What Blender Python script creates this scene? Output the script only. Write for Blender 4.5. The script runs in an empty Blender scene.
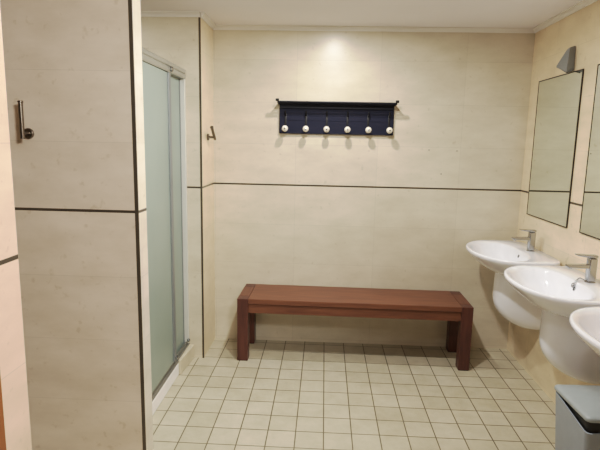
import bpy, bmesh, math, random
from mathutils import Vector, Matrix

random.seed(4)
C = bpy.context.scene.collection
PI = math.pi

# ------------------------------------------------------------------ dimensions
XL, XR = -0.86, 1.407          # left pier face / right wall
ZC = 2.354                     # ceiling
ZB = 1.225                     # dark dado strip
YP = -1.60                     # front face of the shower partition
YE = -0.373                    # shower end wall / pier face
XG = -0.975                    # glass plane of the shower

# ------------------------------------------------------------------ materials
def s2l(c):
    return tuple(((v/255)/12.92 if v/255 <= 0.04045 else ((v/255+0.055)/1.055)**2.4) for v in c) + (1.0,)

def new_mat(name):
    m = bpy.data.materials.new(name)
    m.use_nodes = True
    nt = m.node_tree
    return m, nt, nt.nodes['Principled BSDF']

def simple(name, col, rough=0.5, metal=0.0, spec=0.5, noise=0.0, nscale=8.0, coat=0.0, bump=0.0, stretch=None):
    m, nt, b = new_mat(name)
    b.inputs['Roughness'].default_value = rough
    b.inputs['Metallic'].default_value = metal
    b.inputs['Specular IOR Level'].default_value = spec
    b.inputs['Coat Weight'].default_value = coat
    b.inputs['Coat Roughness'].default_value = 0.08
    base = s2l(col)
    tc = nt.nodes.new('ShaderNodeTexCoord')
    n = nt.nodes.new('ShaderNodeTexNoise')
    n.inputs['Scale'].default_value = nscale
    n.inputs['Detail'].default_value = 4
    if stretch:
        mp = nt.nodes.new('ShaderNodeMapping')
        mp.inputs['Scale'].default_value = stretch
        nt.links.new(tc.outputs['Object'], mp.inputs['Vector'])
        nt.links.new(mp.outputs['Vector'], n.inputs['Vector'])
    else:
        nt.links.new(tc.outputs['Object'], n.inputs['Vector'])
    r = nt.nodes.new('ShaderNodeValToRGB')
    r.color_ramp.elements[0].position = 0.3
    r.color_ramp.elements[1].position = 0.7
    r.color_ramp.elements[0].color = tuple(v*(1-noise) for v in base[:3]) + (1,)
    r.color_ramp.elements[1].color = tuple(min(1, v*(1+noise)) for v in base[:3]) + (1,)
    nt.links.new(n.outputs['Fac'], r.inputs['Fac'])
    nt.links.new(r.outputs['Color'], b.inputs['Base Color'])
    if bump:
        bp = nt.nodes.new('ShaderNodeBump')
        bp.inputs['Strength'].default_value = bump
        bp.inputs['Distance'].default_value = 0.002
        nt.links.new(n.outputs['Fac'], bp.inputs['Height'])
        nt.links.new(bp.outputs['Normal'], b.inputs['Normal'])
    return m

def math_node(nt, op, a, b=None, clamp=False):
    n = nt.nodes.new('ShaderNodeMath')
    n.operation = op
    n.use_clamp = clamp
    for i, v in enumerate((a, b)):
        if v is None:
            continue
        if isinstance(v, (int, float)):
            n.inputs[i].default_value = v
        else:
            nt.links.new(v, n.inputs[i])
    return n.outputs[0]

def wall_tile(name, axis, col, off=-0.85, rough=0.3):
    """large beige stone-look tiles 0.6 x 0.3 m, faint joints, dark dado strip"""
    m, nt, b = new_mat(name)
    L = nt.links
    g = nt.nodes.new('ShaderNodeNewGeometry')
    sp = nt.nodes.new('ShaderNodeSeparateXYZ')
    L.new(g.outputs['Position'], sp.inputs[0])
    U = sp.outputs['X' if axis == 'x' else 'Y']
    Z = sp.outputs['Z']
    u = math_node(nt, 'SUBTRACT', U, off)
    z = math_node(nt, 'SUBTRACT', Z, ZB - 3.0)
    cb = nt.nodes.new('ShaderNodeCombineXYZ')
    L.new(u, cb.inputs[0]); L.new(z, cb.inputs[1])
    br = nt.nodes.new('ShaderNodeTexBrick')
    br.offset = 0.0
    br.inputs['Scale'].default_value = 1.0
    br.inputs['Brick Width'].default_value = 0.6
    br.inputs['Row Height'].default_value = 0.3
    br.inputs['Mortar Size'].default_value = 0.0016
    br.inputs['Mortar Smooth'].default_value = 0.3
    base = s2l(col)
    br.inputs['Color1'].default_value = tuple(v*0.965 for v in base[:3]) + (1,)
    br.inputs['Color2'].default_value = tuple(min(1, v*1.03) for v in base[:3]) + (1,)
    br.inputs['Mortar'].default_value = tuple(v*0.86 for v in base[:3]) + (1,)
    L.new(cb.outputs[0], br.inputs['Vector'])
    # stone clouding, streaky along the tile
    n1 = nt.nodes.new('ShaderNodeTexNoise')
    mp = nt.nodes.new('ShaderNodeMapping')
    mp.inputs['Scale'].default_value = (1.0, 1.0, 2.4)
    L.new(g.outputs['Position'], mp.inputs['Vector'])
    L.new(mp.outputs['Vector'], n1.inputs['Vector'])
    n1.inputs['Scale'].default_value = 3.5
    n1.inputs['Detail'].default_value = 8
    n1.inputs['Roughness'].default_value = 0.62
    rp = nt.nodes.new('ShaderNodeValToRGB')
    rp.color_ramp.elements[0].position = 0.32
    rp.color_ramp.elements[0].color = (0.88, 0.865, 0.84, 1)
    rp.color_ramp.elements[1].position = 0.66
    rp.color_ramp.elements[1].color = (1.04, 1.04, 1.04, 1)
    L.new(n1.outputs['Fac'], rp.inputs['Fac'])
    mx = nt.nodes.new('ShaderNodeMix'); mx.data_type = 'RGBA'; mx.blend_type = 'MULTIPLY'
    mx.inputs['Factor'].default_value = 1.0
    L.new(br.outputs['Color'], mx.inputs[6]); L.new(rp.outputs['Color'], mx.inputs[7])
    # small darker pits
    n2 = nt.nodes.new('ShaderNodeTexNoise')
    L.new(g.outputs['Position'], n2.inputs['Vector'])
    n2.inputs['Scale'].default_value = 26
    n2.inputs['Detail'].default_value = 3
    r2 = nt.nodes.new('ShaderNodeValToRGB')
    r2.color_ramp.elements[0].position = 0.26
    r2.color_ramp.elements[0].color = (0.86, 0.84, 0.81, 1)
    r2.color_ramp.elements[1].position = 0.36
    r2.color_ramp.elements[1].color = (1, 1, 1, 1)
    L.new(n2.outputs['Fac'], r2.inputs['Fac'])
    mx2 = nt.nodes.new('ShaderNodeMix'); mx2.data_type = 'RGBA'; mx2.blend_type = 'MULTIPLY'
    mx2.inputs['Factor'].default_value = 1.0
    L.new(mx.outputs[2], mx2.inputs[6]); L.new(r2.outputs['Color'], mx2.inputs[7])
    # dark strip at ZB
    d = math_node(nt, 'ABSOLUTE', math_node(nt, 'SUBTRACT', Z, ZB))
    mask = math_node(nt, 'LESS_THAN', d, 0.0062)
    mx3 = nt.nodes.new('ShaderNodeMix'); mx3.data_type = 'RGBA'
    L.new(mask, mx3.inputs['Factor'])
    L.new(mx2.outputs[2], mx3.inputs[6])
    mx3.inputs[7].default_value = s2l((70, 62, 52))
    L.new(mx3.outputs[2], b.inputs['Base Color'])
    b.inputs['Roughness'].default_value = rough
    b.inputs['Specular IOR Level'].default_value = 0.4
    bp = nt.nodes.new('ShaderNodeBump')
    bp.inputs['Strength'].default_value = 0.05
    bp.inputs['Distance'].default_value = 0.004
    L.new(n1.outputs['Fac'], bp.inputs['Height'])
    L.new(bp.outputs['Normal'], b.inputs['Normal'])
    return m

def floor_tile():
    m, nt, b = new_mat('floor_tiles')
    L = nt.links
    g = nt.nodes.new('ShaderNodeNewGeometry')
    mp = nt.nodes.new('ShaderNodeMapping')
    mp.inputs['Location'].default_value = (3.0, 9.054, 0)
    L.new(g.outputs['Position'], mp.inputs['Vector'])
    br = nt.nodes.new('ShaderNodeTexBrick')
    br.offset = 0.0
    br.inputs['Scale'].default_value = 1.0
    br.inputs['Brick Width'].default_value = 0.15
    br.inputs['Row Height'].default_value = 0.15
    br.inputs['Mortar Size'].default_value = 0.0034
    br.inputs['Mortar Smooth'].default_value = 0.25
    a = s2l((194, 185, 164)); c = s2l((182, 173, 151))
    br.inputs['Color1'].default_value = a
    br.inputs['Color2'].default_value = c
    br.inputs['Mortar'].default_value = s2l((104, 96, 80))
    L.new(mp.outputs['Vector'], br.inputs['Vector'])
    n1 = nt.nodes.new('ShaderNodeTexNoise')
    L.new(g.outputs['Position'], n1.inputs['Vector'])
    n1.inputs['Scale'].default_value = 7
    n1.inputs['Detail'].default_value = 7
    n1.inputs['Roughness'].default_value = 0.7
    rp = nt.nodes.new('ShaderNodeValToRGB')
    rp.color_ramp.elements[0].position = 0.3
    rp.color_ramp.elements[0].color = (0.84, 0.83, 0.80, 1)
    rp.color_ramp.elements[1].position = 0.7
    rp.color_ramp.elements[1].color = (1.05, 1.05, 1.05, 1)
    L.new(n1.outputs['Fac'], rp.inputs['Fac'])
    mx = nt.nodes.new('ShaderNodeMix'); mx.data_type = 'RGBA'; mx.blend_type = 'MULTIPLY'
    mx.inputs['Factor'].default_value = 1.0
    L.new(br.outputs['Color'], mx.inputs[6]); L.new(rp.outputs['Color'], mx.inputs[7])
    # anti-slip studs pressed into the tiles
    sp = nt.nodes.new('ShaderNodeSeparateXYZ')
    L.new(mp.outputs['Vector'], sp.inputs[0])
    k = 2*PI/0.0125
    sx = math_node(nt, 'SINE', math_node(nt, 'MULTIPLY', sp.outputs['X'], k))
    sy = math_node(nt, 'SINE', math_node(nt, 'MULTIPLY', sp.outputs['Y'], k))
    st = math_node(nt, 'MULTIPLY', sx, sy)
    dk = math_node(nt, 'GREATER_THAN', st, 0.45)
    n3 = nt.nodes.new('ShaderNodeTexNoise')
    L.new(g.outputs['Position'], n3.inputs['Vector'])
    n3.inputs['Scale'].default_value = 2.2
    pat = math_node(nt, 'MULTIPLY', math_node(nt, 'SUBTRACT', n3.outputs['Fac'], 0.42), 1.1, True)
    fac = math_node(nt, 'MULTIPLY', dk, pat)
    mx2 = nt.nodes.new('ShaderNodeMix'); mx2.data_type = 'RGBA'; mx2.blend_type = 'MULTIPLY'
    L.new(fac, mx2.inputs['Factor'])
    L.new(mx.outputs[2], mx2.inputs[6])
    mx2.inputs[7].default_value = (0.45, 0.44, 0.42, 1)
    L.new(mx2.outputs[2], b.inputs['Base Color'])
    b.inputs['Roughness'].default_value = 0.42
    b.inputs['Specular IOR Level'].default_value = 0.35
    bp = nt.nodes.new('ShaderNodeBump')
    bp.inputs['Strength'].default_value = 0.25
    bp.inputs['Distance'].default_value = 0.002
    inv = math_node(nt, 'SUBTRACT', 1.0, br.outputs['Fac'])
    L.new(inv, bp.inputs['Height'])
    L.new(bp.outputs['Normal'], b.inputs['Normal'])
    return m

def wood(name, col, dark, axis='x'):
    m, nt, b = new_mat(name)
    L = nt.links
    tc = nt.nodes.new('ShaderNodeTexCoord')
    mp = nt.nodes.new('ShaderNodeMapping')
    mp.inputs['Scale'].default_value = {'x': (1.2, 14, 14), 'y': (14, 1.2, 14), 'z': (14, 14, 1.2)}[axis]
    L.new(tc.outputs['Object'], mp.inputs['Vector'])
    n = nt.nodes.new('ShaderNodeTexNoise')
    n.inputs['Scale'].default_value = 3.2
    n.inputs['Detail'].default_value = 7
    n.inputs['Roughness'].default_value = 0.65
    n.inputs['Distortion'].default_value = 0.4
    L.new(mp.outputs['Vector'], n.inputs['Vector'])
    r = nt.nodes.new('ShaderNodeValToRGB')
    r.color_ramp.elements[0].position = 0.32
    r.color_ramp.elements[0].color = s2l(dark)
    r.color_ramp.elements[1].position = 0.68
    r.color_ramp.elements[1].color = s2l(col)
    L.new(n.outputs['Fac'], r.inputs['Fac'])
    L.new(r.outputs['Color'], b.inputs['Base Color'])
    b.inputs['Roughness'].default_value = 0.38
    b.inputs['Specular IOR Level'].default_value = 0.4
    return m

def frosted():
    m, nt, b = new_mat('frosted_glass')
    L = nt.links
    out = nt.nodes['Material Output']
    col = s2l((178, 192, 182))
    g = nt.nodes.new('ShaderNodeNewGeometry')
    n = nt.nodes.new('ShaderNodeTexNoise')
    n.inputs['Scale'].default_value = 3.0
    L.new(g.outputs['Position'], n.inputs['Vector'])
    r = nt.nodes.new('ShaderNodeValToRGB')
    r.color_ramp.elements[0].color = s2l((170, 185, 176))
    r.color_ramp.elements[1].color = s2l((186, 199, 189))
    L.new(n.outputs['Fac'], r.inputs['Fac'])
    tr = nt.nodes.new('ShaderNodeBsdfTranslucent')
    L.new(r.outputs['Color'], tr.inputs['Color'])
    df = nt.nodes.new('ShaderNodeBsdfDiffuse')
    L.new(r.outputs['Color'], df.inputs['Color'])
    mx = nt.nodes.new('ShaderNodeMixShader')
    mx.inputs[0].default_value = 0.45
    L.new(df.outputs[0], mx.inputs[1]); L.new(tr.outputs[0], mx.inputs[2])
    gl = nt.nodes.new('ShaderNodeBsdfGlossy')
    gl.inputs['Roughness'].default_value = 0.25
    fr = nt.nodes.new('ShaderNodeFresnel')
    fr.inputs['IOR'].default_value = 1.35
    mx2 = nt.nodes.new('ShaderNodeMixShader')
    L.new(fr.outputs[0], mx2.inputs[0])
    L.new(mx.outputs[0], mx2.inputs[1]); L.new(gl.outputs[0], mx2.inputs[2])
    L.new(mx2.outputs[0], out.inputs['Surface'])
    return m

def mirror_mat():
    m, nt, b = new_mat('mirror_glass')
    b.inputs['Metallic'].default_value = 1.0
    b.inputs['Roughness'].default_value = 0.0
    g = nt.nodes.new('ShaderNodeTexCoord')
    n = nt.nodes.new('ShaderNodeTexNoise')
    n.inputs['Scale'].default_value = 2
    nt.links.new(g.outputs['Object'], n.inputs['Vector'])
    r = nt.nodes.new('ShaderNodeValToRGB')
    r.color_ramp.elements[0].color = (0.86, 0.92, 0.87, 1)
    r.color_ramp.elements[1].color = (0.87, 0.93, 0.88, 1)
    nt.links.new(n.outputs['Fac'], r.inputs['Fac'])
    nt.links.new(r.outputs['Color'], b.inputs['Base Color'])
    return m

WALLCOL = (208, 198, 178)
M = {
    'wall_x': wall_tile('beige_wall_tiles_lengthwise', 'x', WALLCOL),
    'wall_y': wall_tile('beige_wall_tiles_crosswise', 'y', (226, 208, 179), off=-0.37),
    'wall_left': wall_tile('pinkish_wall_tiles', 'y', (216, 190, 168), off=-0.37),
    'wall_part': wall_tile('taupe_wall_tiles', 'x', (216, 201, 184)),
    'floor': floor_tile(),
    'ceiling': simple('ceiling_paint', (238, 234, 236), 0.8, noise=0.02, nscale=2),
    'cove': simple('cove_paint', (226, 222, 216), 0.6, noise=0.02),
    'strip': simple('dark_bronze_strip', (86, 78, 66), 0.35, 0.4, noise=0.08),
    'endtile': wall_tile('cream_wall_tiles', 'y', (214, 204, 188), off=-0.37),
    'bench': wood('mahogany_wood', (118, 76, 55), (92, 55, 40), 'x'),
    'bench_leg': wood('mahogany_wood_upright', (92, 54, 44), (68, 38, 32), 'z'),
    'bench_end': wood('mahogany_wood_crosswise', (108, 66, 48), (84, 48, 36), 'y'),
    'bench_dark': simple('bench_foot_pad', (40, 28, 24), 0.6, noise=0.1),
    'ceramic': simple('white_ceramic', (236, 238, 246), 0.12, noise=0.01, coat=0.5, spec=0.55),
    'chrome': simple('chrome', (176, 178, 180), 0.14, 1.0, noise=0.03),
    'steel': simple('brushed_steel', (122, 114, 104), 0.28, 1.0, noise=0.06, nscale=30),
    'alu': simple('polished_aluminium', (168, 168, 160), 0.28, 0.6, noise=0.04),
    'stile': simple('blue_grey_aluminium', (124, 129, 130), 0.35, 0.3, noise=0.05),
    'track': simple('grey_track_metal', (128, 127, 120), 0.3, 0.6, noise=0.06),
    'hole': simple('dark_hole', (28, 26, 26), 0.5, noise=0.1),
    'navy': simple('navy_painted_wood', (24, 26, 44), 0.6, spec=0.2, noise=0.12, nscale=10, stretch=(1, 8, 8)),
    'navy_dark': simple('navy_rail_paint', (20, 21, 30), 0.55, spec=0.25, noise=0.1),
    'black': simple('black_iron', (24, 23, 24), 0.4, 0.3, noise=0.1),
    'knob': simple('pearl_knob', (226, 220, 206), 0.15, noise=0.05, coat=0.6),
    'frost': frosted(),
    'mirror': mirror_mat(),
    'mirror_edge': simple('dark_mirror_edge', (44, 38, 30), 0.4, 0.3, noise=0.1),
    'lamp_grey': simple('grey_lamp_plastic', (128, 132, 132), 0.5, noise=0.04),
    'lamp_dark': simple('dark_lamp_opening', (60, 62, 64), 0.3, noise=0.04),
    'bin': simple('grey_bin_plastic', (144, 152, 160), 0.42, noise=0.03, nscale=20),
    'bin_lid': simple('grey_bin_lid_plastic', (152, 160, 162), 0.32, noise=0.03, nscale=20),
    'bin_black': simple('black_bin_collar', (22, 22, 22), 0.5, noise=0.1),
    'tray': simple('white_acrylic', (244, 243, 240), 0.25, noise=0.01),
    'jamb': simple('pale_grey_aluminium', (206, 206, 198), 0.4, 0.2, noise=0.02),
    'kerb': simple('cream_kerb_tile', (200, 189, 166), 0.35, noise=0.06, nscale=12),
    'door': wood('brown_door_wood', (140, 86, 46), (110, 64, 32), 'z'),
    'rubber': simple('grey_seal', (120, 124, 122), 0.5, noise=0.05),
}

# ------------------------------------------------------------------ mesh helpers
def box(bm, x0, x1, y0, y1, z0, z1, bevel=0.0, seg=2, mi=0):
    r = bmesh.ops.create_cube(bm, size=1.0)
    vs = r['verts']
    for v in vs:
        v.co = Vector((x0+(v.co.x+.5)*(x1-x0), y0+(v.co.y+.5)*(y1-y0), z0+(v.co.z+.5)*(z1-z0)))
    if bevel:
        es = list({e for v in vs for e in v.link_edges})
        bmesh.ops.bevel(bm, geom=es, offset=bevel, segments=seg, affect='EDGES', profile=0.6)
    return vs

def rings(bm, rs, cap0=True, cap1=True):
    prev = None
    first = None
    for ring in rs:
        vs = [bm.verts.new(p) for p in ring]
        if prev:
            n = len(vs)
            for i in range(n):
                bm.faces.new((prev[i], prev[(i+1) % n], vs[(i+1) % n], vs[i]))
        else:
            first = vs
        prev = vs
    if cap0:
        bm.faces.new(list(reversed(first)))
    if cap1:
        bm.faces.new(prev)

def frame_of(d):
    d = d.normalized()
    a = Vector((0, 0, 1)) if abs(d.z) < 0.9 else Vector((1, 0, 0))
    u = d.cross(a).normalized()
    return u, d.cross(u).normalized()

def tube(bm, pts, r, n=16):
    pts = [Vector(p) for p in pts]
    rs = []
    for i, p in enumerate(pts):
        d = pts[min(i+1, len(pts)-1)] - pts[max(i-1, 0)]
        if i == 0:
            u, w = frame_of(d)
        else:
            dn = d.normalized()
            u = (u - dn*u.dot(dn)).normalized()
            w = dn.cross(u)
        rr = r[i] if isinstance(r, (list, tuple)) else r
        rs.append([p + (u*math.cos(2*PI*k/n) + w*math.sin(2*PI*k/n))*rr for k in range(n)])
    rings(bm, rs)

def lathe(bm, origin, axis, profile, n=24):
    """profile: list of (distance along axis, radius)"""
    o = Vector(origin); d = Vector(axis).normalized()
    u, w = frame_of(d)
    rs = [[o + d*t + (u*math.cos(2*PI*k/n) + w*math.sin(2*PI*k/n))*max(r, 1e-4) for k in range(n)] for t, r in profile]
    rings(bm, rs)

def prism(bm, poly, vec):
    """closed prism: polygon of 3-D points pushed along vec"""
    vec = Vector(vec)
    rings(bm, [[Vector(p) for p in poly], [Vector(p)+vec for p in poly]])

def obj(name, bm, mat, parent=None, smooth=None, bevel=0.0):
    bmesh.ops.recalc_face_normals(bm, faces=bm.faces[:])
    me = bpy.data.meshes.new(name)
    bm.to_mesh(me)
    bm.free()
    me.materials.append(mat)
    if smooth is not None:
        for p in me.polygons:
            p.use_smooth = True
        me.set_sharp_from_angle(angle=math.radians(smooth))
    o = bpy.data.objects.new(name, me)
    C.objects.link(o)
    if bevel:
        mod = o.modifiers.new('bevel', 'BEVEL')
        mod.width = bevel; mod.segments = 2; mod.limit_method = 'ANGLE'
    if parent is not None:
        o.parent = parent
    return o

def thing(name, label, cat, loc=(0, 0, 0), rotz=0.0, group=None):
    o = bpy.data.objects.new(name, None)
    C.objects.link(o)
    o.empty_display_size = 0.05
    o.location = loc
    o.rotation_euler = (0, 0, rotz)
    tag(o, label, cat, group)
    return o

def tag(o, label, cat, group=None):
    o['label'] = label
    o['category'] = cat
    if group:
        o['group'] = group
    return o

def struct(name, mat, *boxes):
    bm = bmesh.new()
    for b in boxes:
        box(bm, *b)
    o = obj(name, bm, mat)
    o['kind'] = 'structure'
    return o

def dup(root, loc, rotz=None, label=None):
    r = root.copy(); C.objects.link(r)
    r.location = loc
    if rotz is not None:
        r.rotation_euler = (0, 0, rotz)
    if label:
        r['label'] = label
    for ch in list(root.children):
        c = ch.copy(); C.objects.link(c); c.parent = r
        for g in list(ch.children):
            d = g.copy(); C.objects.link(d); d.parent = c
    return r

# ------------------------------------------------------------------ room shell
YS = -5.2          # wall behind the camera
XW = -2.25         # far end of recess and shower
struct('floor', M['floor'], (XW-0.1, XR+0.1, YS-0.1, 0.1, -0.1, 0.0))
struct('ceiling', M['ceiling'], (XW-0.1, XR+0.1, YS-0.1, 0.1, ZC, ZC+0.1))
struct('wall_back', M['wall_x'], (XL-0.02, XR+0.1, 0.0, 0.1, 0.0, ZC))
struct('wall_right', M['wall_y'], (XR, XR+0.1, YS-0.1, 0.0, 0.0, ZC))
struct('wall_front', M['wall_x'], (XW-0.1, XR, YS-0.1, YS, 0.0, ZC))
struct('wall_far_left', M['wall_y'], (XW-0.1, XW, YS, 0.1, 0.0, ZC))
struct('wall_shower_end', M['wall_x'], (XW, XL-0.004, YE, YE+0.02, 0.0, ZC))
struct('wall_pier_side', M['wall_y'], (XL-0.004, XL, YE+0.004, 0.0, 0.0, ZC))
struct('wall_pier_back', M['wall_x'], (XW, XL-0.02, 0.0, 0.1, 0.0, ZC))
struct('wall_partition', M['wall_part'], (XW, -0.850, YP, YP+0.02, 0.0, ZC))
struct('wall_partition_core', M['wall_x'], (XW, -0.850, YP+0.02, YP+0.10, 0.0, ZC))
struct('wall_partition_end', M['endtile'], (-0.850, -0.846, YP+0.004, YP+0.10, 0.0, ZC))
# three old screw holes left in the back wall
for x, z in ((.723, 1.505), (.925, 1.502), (.821, 1.333)):
    bm = bmesh.new()
    lathe(bm, (x, .002, z), (0, -1, 0), [(0, .004), (.0025, .004)], 10)
    obj('screw_hole', bm, M['hole'], bpy.data.objects['wall_back'])
# foreground wall on the left with the doorway in it
DY0, DY1, DZ = -3.52, -2.598, 2.04
struct('wall_left', M['wall_left'],
       (-0.96, -0.847, DY1, -2.485, 0.0, ZC),
       (-0.96, -0.847, DY0, DY1, DZ, ZC),
       (-0.96, -0.847, YS, DY0, 0.0, ZC))
# door
d = thing('door_1', 'brown wooden door in the left foreground wall', 'door')
d['kind'] = 'structure'
bm = bmesh.new()
box(bm, -0.955, -0.842, DY1-0.045, DY1-0.001, 0.0, DZ)
box(bm, -0.955, -0.842, DY0+0.001, DY0+0.045, 0.0, DZ)
box(bm, -0.955, -0.842, DY0+0.045, DY1-0.045, DZ-0.045, DZ-0.001)
obj('door_frame', bm, M['door'], d, bevel=0.003)
bm = bmesh.new(); box(bm, -0.93, -0.89, DY0+0.048, DY1-0.048, 0.006, DZ-0.05)
obj('door_panel', bm, M['door'], d, bevel=0.003)
bm = bmesh.new()
lathe(bm, (-0.89, DY0+0.12, 1.02), (1, 0, 0), [(0, .024), (.008, .024), (.009, .01), (.045, .01), (.05, .009)])
tube(bm, [(-0.845, DY0+0.12, 1.02), (-0.842, DY0+0.16, 1.02), (-0.842, DY0+0.24, 1.02)], .009)
obj('door_handle', bm, M['steel'], d, smooth=40)
# bronze corner strips
struct('trim_1', M['strip'], (-0.862, -0.8465, YP-0.0015, YP+0.004, 0.0, ZC))
struct('trim_2', M['strip'], (XL-0.012, XL+0.001, YE-0.0015, YE+0.004, 0.0, ZC))
# coving under the ceiling (small quarter profile)
def cove(name, p0, p1, inward):
    bm = bmesh.new()
    p0 = Vector(p0); p1 = Vector(p1); n = Vector(inward)
    prof = [(0, 0), (0, -.030), (.008, -.030), (.012, -.020), (.020, -.012), (.030, -.008), (.030, 0)]
    rs = []
    for p in (p0, p1):
        rs.append([p + n*a + Vector((0, 0, b)) for a, b in prof])
    rings(bm, rs)
    o = obj(name, bm, M['cove'])
    o['kind'] = 'structure'
cove('trim_3', (XL, 0, ZC), (XR, 0, ZC), (0, -1, 0))
cove('trim_4', (XR, 0, ZC), (XR, YS, ZC), (-1, 0, 0))
cove('trim_5', (XL, 0, ZC), (XL, YE, ZC), (1, 0, 0))
cove('trim_6', (XL, YE, ZC), (XW, YE, ZC), (0, -1, 0))

# ------------------------------------------------------------------ shower
YK = -0.652         # the white tray front ends, the tiled kerb begins
YQ = YP + 0.102     # shower side of the partition
bm = bmesh.new()
box(bm, XW+0.003, -0.962, YQ, YK, 0.001, 0.086)
tr = obj('shower_tray', bm, M['tray'], bevel=0.006)
tag(tr, 'white low shower tray front under the frosted glass panels', 'shower tray')
bm = bmesh.new()
prism(bm, [(-1.10, YK+0.002, 0.001), (-0.950, YK+0.002, 0.001), (-0.930, YE-0.002, 0.001), (-1.10, YE-0.002, 0.001)], (0, 0, 0.100))
k = obj('kerb_block', bm, M['kerb'], bevel=0.004)
tag(k, 'short cream tiled kerb block at the far end of the white shower tray', 'kerb')

sh = thing('shower_enclosure', 'frosted glass sliding shower screen with aluminium rails on white tray', 'shower screen', (XG, (YQ+YE)/2, 0.102))
def in_sh(o):
    o.matrix_parent_inverse = Matrix.Translation(-Vector(sh.location))
    return o
bm = bmesh.new()   # bottom track with lip profile
prism(bm, [(XG-.035, YQ, .088), (XG+.012, YQ, .088), (XG+.012, YQ, .100), (XG+.002, YQ, .104), (XG+.002, YQ, .125), (XG-.012, YQ, .125), (XG-.012, YQ, .106), (XG-.035, YQ, .106)], (0, YK-YQ, 0))
prism(bm, [(XG-.035, YK, .103), (XG+.012, YK, .103), (XG+.012, YK, .112), (XG+.002, YK, .114), (XG+.002, YK, .128), (XG-.012, YK, .128), (XG-.012, YK, .114), (XG-.035, YK, .114)], (0, YE-YK-.002, 0))
in_sh(obj('bottom_track', bm, M['track'], sh))
bm = bmesh.new()   # head rail
prism(bm, [(XG-.034, YQ, 1.935), (XG+.010, YQ, 1.935), (XG+.014, YQ, 1.945), (XG+.014, YQ, 1.962), (XG+.008, YQ, 1.968), (XG+.014, YQ, 1.974), (XG+.014, YQ, 1.992), (XG+.006, YQ, 2.0), (XG-.034, YQ, 2.0)], (0, YE-YQ-.002, 0))
in_sh(obj('head_rail', bm, M['alu'], sh))
bm = bmesh.new()
box(bm, XG-.034, XG+.012, YE-.026, YE-.002, .115, 1.935, .003)
in_sh(obj('wall_jamb', bm, M['jamb'], sh))
bm = bmesh.new()
box(bm, XG-.034, XG+.012, YQ, YQ+.024, .107, 1.935, .003)
in_sh(obj('wall_jamb', bm, M['tray'], sh))
bm = bmesh.new()
box(bm, XG-.003, XG+.003, YQ+.026, -.735, .127, 1.932)
gp = in_sh(obj('sliding_panel', bm, M['frost'], sh))
bm = bmesh.new()
box(bm, XG-.028, XG-.022, -.845, YE-.028, .116, 1.932)
in_sh(obj('fixed_panel', bm, M['frost'], sh))
bm = bmesh.new()
box(bm, XG-.012, XG+.014, -.740, -.698, .127, 1.934, .005)
in_sh(obj('stile', bm, M['stile'], sh))
bm = bmesh.new()
box(bm, XG-.030, XG-.016, YE-.036, YE-.027, .116, 1.934, .002)
in_sh(obj('seal_strip', bm, M['rubber'], sh))
for y, z, r in ((-.70, 1.955, .016), (-.715, .150, .012), (-.42, .150, .012)):
    bm = bmesh.new()
    lathe(bm, (XG+.008, y, z), (1, 0, 0), [(0, r*.6), (.006, r), (.016, r), (.020, r*.6)], 16)
    in_sh(obj('roller', bm, M['chrome'], sh, smooth=40))

# ------------------------------------------------------------------ wall hooks (bar type)
def bar_hook(loc, rot, label):
    """rosette on the wall, stub outwards along local -Y, bar rising from its end"""
    t = thing('coat_hook', label, 'coat hook', loc, rot)
    bm = bmesh.new()
    lathe(bm, (0, 0, 0), (0, -1, 0), [(.001, .023), (.009, .023), (.012, .020)], 28)
    obj('rosette', bm, M['steel'], t, smooth=40)
    bm = bmesh.new()
    tube(bm, [(0, -.012, 0), (0, -.044, 0)], .008, 16)
    obj('stub', bm, M['steel'], t, smooth=40)
    return t
h1 = bar_hook((-1.318, YP, 1.556), 0, 'steel rosette hook with upright bar on the partition beside the shower')
bm = bmesh.new()
lathe(bm, (0, -.050, -.024), (0, 0, 1), [(0, .006), (.002, .0095), (.150, .0095), (.152, .0115), (.158, .0115), (.160, .008)], 20)
obj('bar', bm, M['steel'], h1, smooth=40)
h2 = bar_hook((XL, -.205, 1.565), PI/2, 'small steel hook with tilted bar on the narrow side of the shower pier')
ta = math.radians(-52)
bm = bmesh.new()
ax = Vector((math.sin(ta), 0, math.cos(ta)))
lathe(bm, Vector((0, -.050, 0)) - ax*.024, ax, [(0, .006), (.002, .0095), (.125, .0095), (.127, .0115), (.133, .0115), (.135, .008)], 20)
obj('bar', bm, M['steel'], h2, smooth=40)

# ------------------------------------------------------------------ coat rack
RX0, RX1, RZ0, RZ1 = -.372, .455, 1.604, 1.824
ck = thing('coat_rack', 'navy wall coat rack with six pearl knob hooks and narrow top shelf', 'coat rack', ((RX0+RX1)/2, 0, RZ0))
def in_ck(o):
    o.matrix_parent_inverse = Matrix.Translation(-Vector(ck.location))
    return o
bm = bmesh.new()
box(bm, RX0, RX1, -.022, -.002, RZ0, RZ1, .003)
for z in (1.735, 1.70):
    box(bm, RX0+.001, RX1-.001, -.0245, -.021, z-.002, z+.002)
in_ck(obj('back_board', bm, M['navy'], ck))
bm = bmesh.new()
box(bm, RX0+.002, RX1-.002, -.034, -.022, 1.782, RZ1, .003)
in_ck(obj('top_rail', bm, M['navy_dark'], ck))
for i, y in enumerate((-.050, -.076, -.100)):
    bm = bmesh.new()
    tube(bm, [(RX0-.004, y, RZ1-.006+.003*i), (RX1+.004, y, RZ1-.006+.003*i)], .0065, 12)
    in_ck(obj('shelf_rod', bm, M['navy_dark'], ck, smooth=40))
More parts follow.
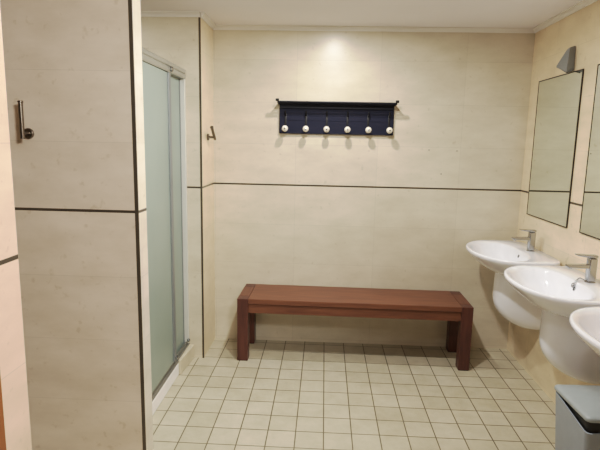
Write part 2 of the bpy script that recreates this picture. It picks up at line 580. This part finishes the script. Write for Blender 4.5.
for x in (RX0-.004, RX1+.004):
    bm = bmesh.new()
    s = -1 if x < 0 else 1
    prism(bm, [(x-.005, -.004, RZ1-.014), (x-.005, -.088, RZ1-.012), (x-.005, -.108, RZ1-.006), (x-.005, -.112, RZ1+.016), (x-.005, -.104, RZ1+.016), (x-.005, -.099, RZ1+.006), (x-.005, -.004, RZ1+.002)], (.010, 0, 0))
    lathe(bm, (x-.007*s, -.107, RZ1+.012), (s, 0, 0), [(0, .009), (.020, .010), (.024, .006)], 14)
    in_ck(obj('shelf_arm', bm, M['black'], ck, bevel=.0015))
for i in range(6):
    x = -.326 + i*.1495
    bm = bmesh.new()
    box(bm, x-.007, x+.007, -.026, -.022, 1.625, 1.745, .002)
    tube(bm, [(x, -.026, 1.642), (x, -.045, 1.640), (x, -.060, 1.639)], .006, 12)
    tube(bm, [(x, -.026, 1.735), (x, -.040, 1.738), (x, -.052, 1.75), (x, -.056, 1.765)], [.005, .005, .0045, .006], 12)
    hk = in_ck(obj('hook', bm, M['black'], ck, smooth=40))
    bm = bmesh.new()
    r = .0225
    prof = [(r-r*math.cos(a), r*math.sin(a)) for a in [PI*j/12 for j in range(13)]]
    lathe(bm, (x, -.056, 1.638), (0, -1, 0), prof, 24)
    kn = obj('knob', bm, M['knob'], hk, smooth=60)
    bm = bmesh.new()
    lathe(bm, (x, -.0998, 1.638), (0, -1, 0), [(0, .0065), (.002, .006), (.003, .003)], 12)
    # small chrome boss in the middle of the knob belongs to the knob's look
    bo = bmesh.new()
    obj('boss', bm, M['chrome'], hk, smooth=40)
    bo.free()

# ------------------------------------------------------------------ bench
BW, BD, BH = 1.622, .388, .457
be = thing('bench', 'dark red mahogany wooden bench against the tiled back wall', 'bench', (.196, -.213, 0), math.radians(-.75))
hx, hy, L_ = BW/2, BD/2, .076
bm = bmesh.new()
tz = .036
box(bm, -hx+L_+.001, hx-L_-.001, -hy, hy, BH-tz, BH, .003)
obj('seat', bm, M['bench'], be)
for sx in (-1, 1):
    bm = bmesh.new()
    x0, x1 = sorted((sx*hx, sx*(hx-L_+.001)))
    box(bm, x0, x1, -hy+L_+.001, hy-L_-.001, BH-tz, BH, .003)
    obj('end_rail', bm, M['bench_end'], be)
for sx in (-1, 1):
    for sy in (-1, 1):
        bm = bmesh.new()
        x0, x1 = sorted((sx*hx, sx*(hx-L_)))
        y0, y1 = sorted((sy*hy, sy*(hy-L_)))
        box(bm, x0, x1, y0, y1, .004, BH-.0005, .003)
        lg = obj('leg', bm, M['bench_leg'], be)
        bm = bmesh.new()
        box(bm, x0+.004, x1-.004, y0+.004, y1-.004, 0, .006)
        obj('foot_pad', bm, M['bench_dark'], lg)
for sy in (-1, 1):
    bm = bmesh.new()
    y0, y1 = sorted((sy*(hy-.012), sy*(hy-.040)))
    box(bm, -hx+L_, hx-L_, y0, y1, BH-tz-.068, BH-tz-.004, .002)
    obj('apron', bm, M['bench'], be)
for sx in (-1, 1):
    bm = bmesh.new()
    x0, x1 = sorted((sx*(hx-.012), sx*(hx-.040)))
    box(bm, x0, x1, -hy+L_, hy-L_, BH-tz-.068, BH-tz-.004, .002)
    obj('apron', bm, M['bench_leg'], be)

# ------------------------------------------------------------------ wash basins
# local frame: wall at x=0, basin projects along -x, y along wall, rim at z = 0.86
ZR = .870
NB = 64
def outline(c, a_front, a_back, b, e_back=3.2, e_front=2.15):
    pts = []
    for i in range(NB):
        t = 2*PI*i/NB
        cx, sy = math.cos(t), math.sin(t)
        e = e_front if cx >= 0 else e_back
        a = a_front if cx >= 0 else a_back
        u = c + math.copysign(abs(cx)**(2/e), cx)*a
        w = math.copysign(abs(sy)**(2/(e if cx < 0 else e_front)), sy)*b
        pts.append((u, w))
    return pts
def ring3(o2, z, s=1.0, c=(0.19, 0), tilt=0.0):
    out = []
    for u, w in o2:
        uu = c[0] + (u-c[0])*s
        ww = c[1] + (w-c[1])*s
        out.append(Vector((-max(uu, .002), ww, z + tilt*(uu))))
    return out
def make_basin():
    t = thing('wash_basin', 'x', 'wash basin')
    OUT = outline(.205, .270, .203, .355, 6.0)
    INN = outline(.265, .178, .125, .292, 2.6)
    bm = bmesh.new()
    rs = [ring3(OUT, ZR-.150, .30, (.15, 0)), ring3(OUT, ZR-.138, .52, (.15, 0)), ring3(OUT, ZR-.112, .70, (.13, 0)),
          ring3(OUT, ZR-.082, .83, (.10, 0)), ring3(OUT, ZR-.052, .93, (.05, 0)), ring3(OUT, ZR-.030, .98, (.0, 0)),
          ring3(OUT, ZR-.014, 1.0, (0, 0)), ring3(OUT, ZR-.003, .992, (.19, 0)), ring3(OUT, ZR, .975, (.19, 0)),
          ring3(INN, ZR-.002, 1.08, (.25, 0)), ring3(INN, ZR-.006, 1.02, (.25, 0)), ring3(INN, ZR-.018, .97, (.25, 0)), ring3(INN, ZR-.05, .88, (.25, 0)),
          ring3(INN, ZR-.085, .74, (.25, 0)), ring3(INN, ZR-.112, .52, (.24, 0)), ring3(INN, ZR-.124, .28, (.24, 0)), ring3(INN, ZR-.127, .10, (.24, 0))]
    rings(bm, rs)
    obj('bowl', bm, M['ceramic'], t, smooth=75)
    # half pedestal hung on the wall
    bm = bmesh.new()
    rs = []
    zt, zb, P, Wd = ZR-.124, .347, .287, .135
    for j in range(21):
        f = j/20
        z = zt + (zb-zt)*f
        q = max(0.0, (f-.42)/.58)
        s = math.sqrt(max(0, 1-q**2.4))
        p = .012 + (P-.012)*(.98+.02*math.sin(f*3))*s
        w = Wd*(.97+.05*(1-f))*(.35+.65*math.sqrt(max(s, 0)))
        ring = []
        for i in range(33):
            a = PI*i/32
            uu = math.copysign(abs(math.sin(a))**(2/2.5), 1)*p
            ww = math.copysign(abs(math.cos(a))**(2/2.5), math.cos(a))*w
            ring.append(Vector((-(uu+.002), ww, z)))
        rs.append(ring)
    rings(bm, rs)
    obj('pedestal', bm, M['ceramic'], t, smooth=60)
    # mixer tap
    bm = bmesh.new()
    X = -.076
    lathe(bm, (X, 0, ZR-.002), (0, 0, 1), [(0, .026), (.004, .026), (.007, .0215)], 24)
    box(bm, X-.019, X+.019, -.019, .019, ZR+.003, ZR+.124, .006, 3)
    tp = obj('tap', bm, M['chrome'], t, smooth=40)
    bm = bmesh.new()
    prism(bm, [(X-.015, -.016, ZR+.070), (X-.120, -.015, ZR+.072), (X-.124, -.015, ZR+.076), (X-.124, -.015, ZR+.086), (X-.015, -.016, ZR+.092)], (0, .032, 0))
    lathe(bm, (X-.108, 0, ZR+.075), (0, 0, -1), [(0, .010), (.008, .010), (.009, .008)], 16)
    obj('spout', bm, M['chrome'], tp, bevel=.003)
    bm = bmesh.new()
    prism(bm, [(X+.020, -.019, ZR+.126), (X-.018, -.019, ZR+.126), (X-.078, -.014, ZR+.135), (X-.080, -.014, ZR+.140), (X-.016, -.019, ZR+.140), (X+.020, -.019, ZR+.140)], (0, .038, 0))
    obj('lever', bm, M['chrome'], tp, bevel=.003)
    # overflow and waste
    dn = Vector((-.95, 0, .30)).normalized()
    oc = Vector((-.1485, 0, ZR-.040))
    bm = bmesh.new()
    lathe(bm, oc - dn*.004, dn, [(0, .012), (.005, .012), (.007, .0095), (.0072, .0085)], 20)
    ov = obj('overflow_ring', bm, M['chrome'], t, smooth=40)
    bm = bmesh.new()
    lathe(bm, oc + dn*.0015, dn, [(0, .0085), (.002, .008)], 20)
    obj('overflow_hole', bm, M['hole'], ov)
    bm = bmesh.new()
    lathe(bm, (-.24, 0, ZR-.1275), (0, 0, 1), [(0, .030), (.003, .030), (.004, .022), (.002, .018)], 24)
    obj('waste', bm, M['chrome'], t, smooth=40)
    return t
basin = make_basin()
SY = [-.45, -1.205, -1.96]
SL = ['white half-pedestal wash basin in the corner next to the back wall',
      'white half-pedestal wash basin between the corner basin and the grey bin',
      'white wash basin cut off by the photo edge, above the grey bin']
basin.location = (XR, SY[0], 0); basin['label'] = SL[0]; basin['group'] = 'row of wash basins'
copies = [dup(basin, (XR, y, 0), label=l) for y, l in list(zip(SY, SL))[1:]]
# the middle basin has a short chain looped from the tap foot to the overflow
bm = bmesh.new()
ch_pts = []
for i in range(15):
    f_ = i/14
    ch_pts.append((-.100-.052*f_, .004+.004*math.sin(f_*PI), ZR+.006+.012*math.sin(f_*PI*.8)-.052*max(0, f_-.45)**1.1))
tube(bm, ch_pts, .0028, 8)
lathe(bm, (ch_pts[-1][0]-.001, ch_pts[-1][1], ch_pts[-1][2]+.004), (-.2, 0, -1), [(0, .004), (.004, .008), (.020, .008), (.024, .003)], 12)
obj('plug_chain', bm, M['chrome'], copies[0], smooth=50)

# ------------------------------------------------------------------ mirrors
def make_mirror(y0, y1, z0, z1, label):
    t = thing('wall_mirror', label, 'mirror', (XR, (y0+y1)/2, z0), 0, 'mirrors above the basins')
    h, w = z1-z0, (y1-y0)/2
    bm = bmesh.new(); box(bm, -.0070, -.0060, -w+.004, w-.004, .004, h-.004)
    obj('mirror_glass', bm, M['mirror'], t)
    bm = bmesh.new()
    e = .0055
    box(bm, -.0085, -.001, -w, w, 0, e)
    box(bm, -.0085, -.001, -w, w, h-e, h)
    box(bm, -.0085, -.001, -w, -w+e, e, h-e)
    box(bm, -.0085, -.001, w-e, w, e, h-e)
    box(bm, -.0060, -.001, -w+e, w-e, e, h-e)
    obj('frame', bm, M['mirror_edge'], t)
    return t
m1 = make_mirror(-.755, -.158, 1.074, 1.981, 'tall frameless mirror beside the corner, below the grey wedge lamp')
dup(m1, (XR, -1.208, 1.074), label='tall mirror cut off by the photo edge, above the middle wash basin')

# ------------------------------------------------------------------ wedge lamp
LY, LZ = -.57, 1.985
lw = thing('wall_lamp', 'grey wedge-shaped wall lamp just above the corner mirror', 'lamp', (XR, LY, LZ))
def lring(zn, zf, yn, yf, u, back=.002):
    # near-wall, near-front, far-front, far-wall corners of one section of the tilted wedge
    return [Vector((-back, yn-LY+.018, zn-LZ+.012)), Vector((-u, yn-LY, zn-LZ)), Vector((-u, yf-LY, zf-LZ)), Vector((-back, yf-LY, zf-LZ+.012))]
bm = bmesh.new()
rings(bm, [lring(2.118, 2.116, -.640, -.612, .036), lring(2.108, 2.108, -.644, -.606, .043), lring(1.985, 2.030, -.655, -.516, .055), lring(1.974, 2.020, -.652, -.512, .053)])
obj('lamp_shade', bm, M['lamp_grey'], lw, bevel=.003)
bm = bmesh.new()
rings(bm, [lring(1.980, 2.024, -.642, -.522, .048, .008), lring(1.971, 2.017, -.642, -.522, .047, .008)])
obj('lens', bm, M['lamp_dark'], lw)

# ------------------------------------------------------------------ bin
bn = thing('pedal_bin', 'grey square bin with curved lid and black rim below the basins', 'bin', (1.225, -1.632, 0), math.radians(1.5))
bx, by = .148, .148
bm = bmesh.new()
# body: tapered, its open top cut lower at the room-side front corner
def bring(z, s, cut=0.0):
    pts = []
    R = .022
    for cx, cy, a0 in ((1, 1, 0), (-1, 1, 90), (-1, -1, 180), (1, -1, 270)):
        for j in range(6):
            a = math.radians(a0 + 90*j/5)
            px = cx*(bx*s-R) + R*math.cos(a)
            py = cy*(by*s-R) + R*math.sin(a)
            f = ((by-py)/(2*by))          # 0 at the far side, 1 at the near side
            pts.append(Vector((px, py, z - cut*max(0, f)**1.1*(.62+.38*(bx-px)/(2*bx)))))
    return pts
rings(bm, [bring(.0, .80), bring(.012, .83), bring(.30, .95), bring(.418, 1.0, .048), bring(.418, .965, .048), bring(.30, .90)], cap0=True, cap1=True)
obj('body', bm, M['bin'], bn, smooth=50)
bm = bmesh.new()
rings(bm, [bring(.30, .89), bring(.432, .93)])
obj('collar', bm, M['bin_black'], bn, smooth=50)
bm = bmesh.new()
def lid(z, s, dome):
    return [Vector((p.x, p.y, z + dome*(1-(abs(p.x)/bx)**2*.5-(abs(p.y)/by)**2*.5))) for p in bring(0, s)]
rings(bm, [lid(.424, .99, 0), lid(.424, 1.02, 0), lid(.430, 1.035, 0), lid(.438, 1.03, 0), lid(.443, 1.01, .0), lid(.446, .9, .006), lid(.450, .6, .010), lid(.452, .2, .012)])
obj('lid', bm, M['bin_lid'], bn, smooth=50)

# ------------------------------------------------------------------ lights
def downlight(loc, power, diameter, col):
    l = bpy.data.lights.new('ceiling_downlight', 'AREA')
    l.shape = 'DISK'
    l.size = diameter
    l.energy = power
    l.color = col
    o = bpy.data.objects.new('ceiling_downlight', l)
    C.objects.link(o)
    o.location = loc
    return o
def spot(loc, target, power, angle, blend, radius, col):
    l = bpy.data.lights.new('partition_fill_spot', 'SPOT')
    l.energy = power
    l.spot_size = math.radians(angle)
    l.spot_blend = blend
    l.shadow_soft_size = radius
    l.color = col
    o = bpy.data.objects.new('partition_fill_spot', l)
    C.objects.link(o)
    o.location = loc
    o.rotation_euler = (Vector(target)-Vector(loc)).to_track_quat('-Z', 'Y').to_euler()
    return o
WARM = (1.0, 0.978, 0.935)
downlight((.02, -.64, ZC-.006), 15, .06, WARM)
downlight((.03, -1.50, ZC-.006), 33, .09, WARM)
downlight((.0, -3.15, ZC-.006), 9, .10, WARM)
downlight((-1.6, -1.0, ZC-.006), 6, .10, WARM)
spot((.50, -3.60, ZC-.05), (-1.2, -1.6, 1.15), 290, 80, 1.0, .20, WARM)  # added fill spot, brightens the shower partition; no fixture of the room

w = bpy.data.worlds.new('room_air')
bpy.context.scene.world = w
w.use_nodes = True
w.node_tree.nodes['Background'].inputs[0].default_value = (1.0, .97, .93, 1)
w.node_tree.nodes['Background'].inputs[1].default_value = 0.02

# ------------------------------------------------------------------ camera
f, pitch, yaw, roll = 506.22, 0.161936, -0.0460595, 0.0201211
cp, sp_, cy, sy = math.cos(pitch), math.sin(pitch), math.cos(yaw), math.sin(yaw)
fw = Vector((sy*cp, cy*cp, -sp_)); r = Vector((cy, -sy, 0)); u = r.cross(fw)
cr, sr = math.cos(roll), math.sin(roll)
r2 = r*cr + u*sr; u2 = -r*sr + u*cr
cam = bpy.data.cameras.new('camera')
cam.sensor_fit = 'HORIZONTAL'; cam.sensor_width = 36.0
cam.lens = f/600*36.0
cam.clip_start = 0.02
co = bpy.data.objects.new('camera', cam)
C.objects.link(co)
mw = Matrix((r2, u2, -fw)).transposed().to_4x4()
mw.translation = Vector((-.0332, -3.7721, 1.542))
co.matrix_world = mw
sc = bpy.context.scene
sc.camera = co
sc.view_settings.view_transform = 'Standard'
sc.view_settings.look = 'None'
sc.view_settings.exposure = 0.04
sc.cycles.max_bounces = 10
sc.cycles.diffuse_bounces = 6
sc.cycles.use_denoising = True
sc.cycles.sample_clamp_indirect = 0.0
sc.cycles.caustics_reflective = True
# gentle shoulder like a phone camera's tone curve
vs = sc.view_settings
vs.use_curve_mapping = True
cm = vs.curve_mapping
cm.use_clip = True
cm.clip_max_x = 3.0
cm.clip_max_y = 1.2
cv = cm.curves[3]
pts = [(0, 0), (.05, .040), (.15, .14), (.3, .295), (.5, .437), (.7, .54), (1.0, .72), (1.6, .95), (3.0, 1.05)]
cv.points[0].location = pts[0]
cv.points[1].location = pts[-1]
for p_ in pts[1:-1]:
    cv.points.new(*p_)
cm.update()
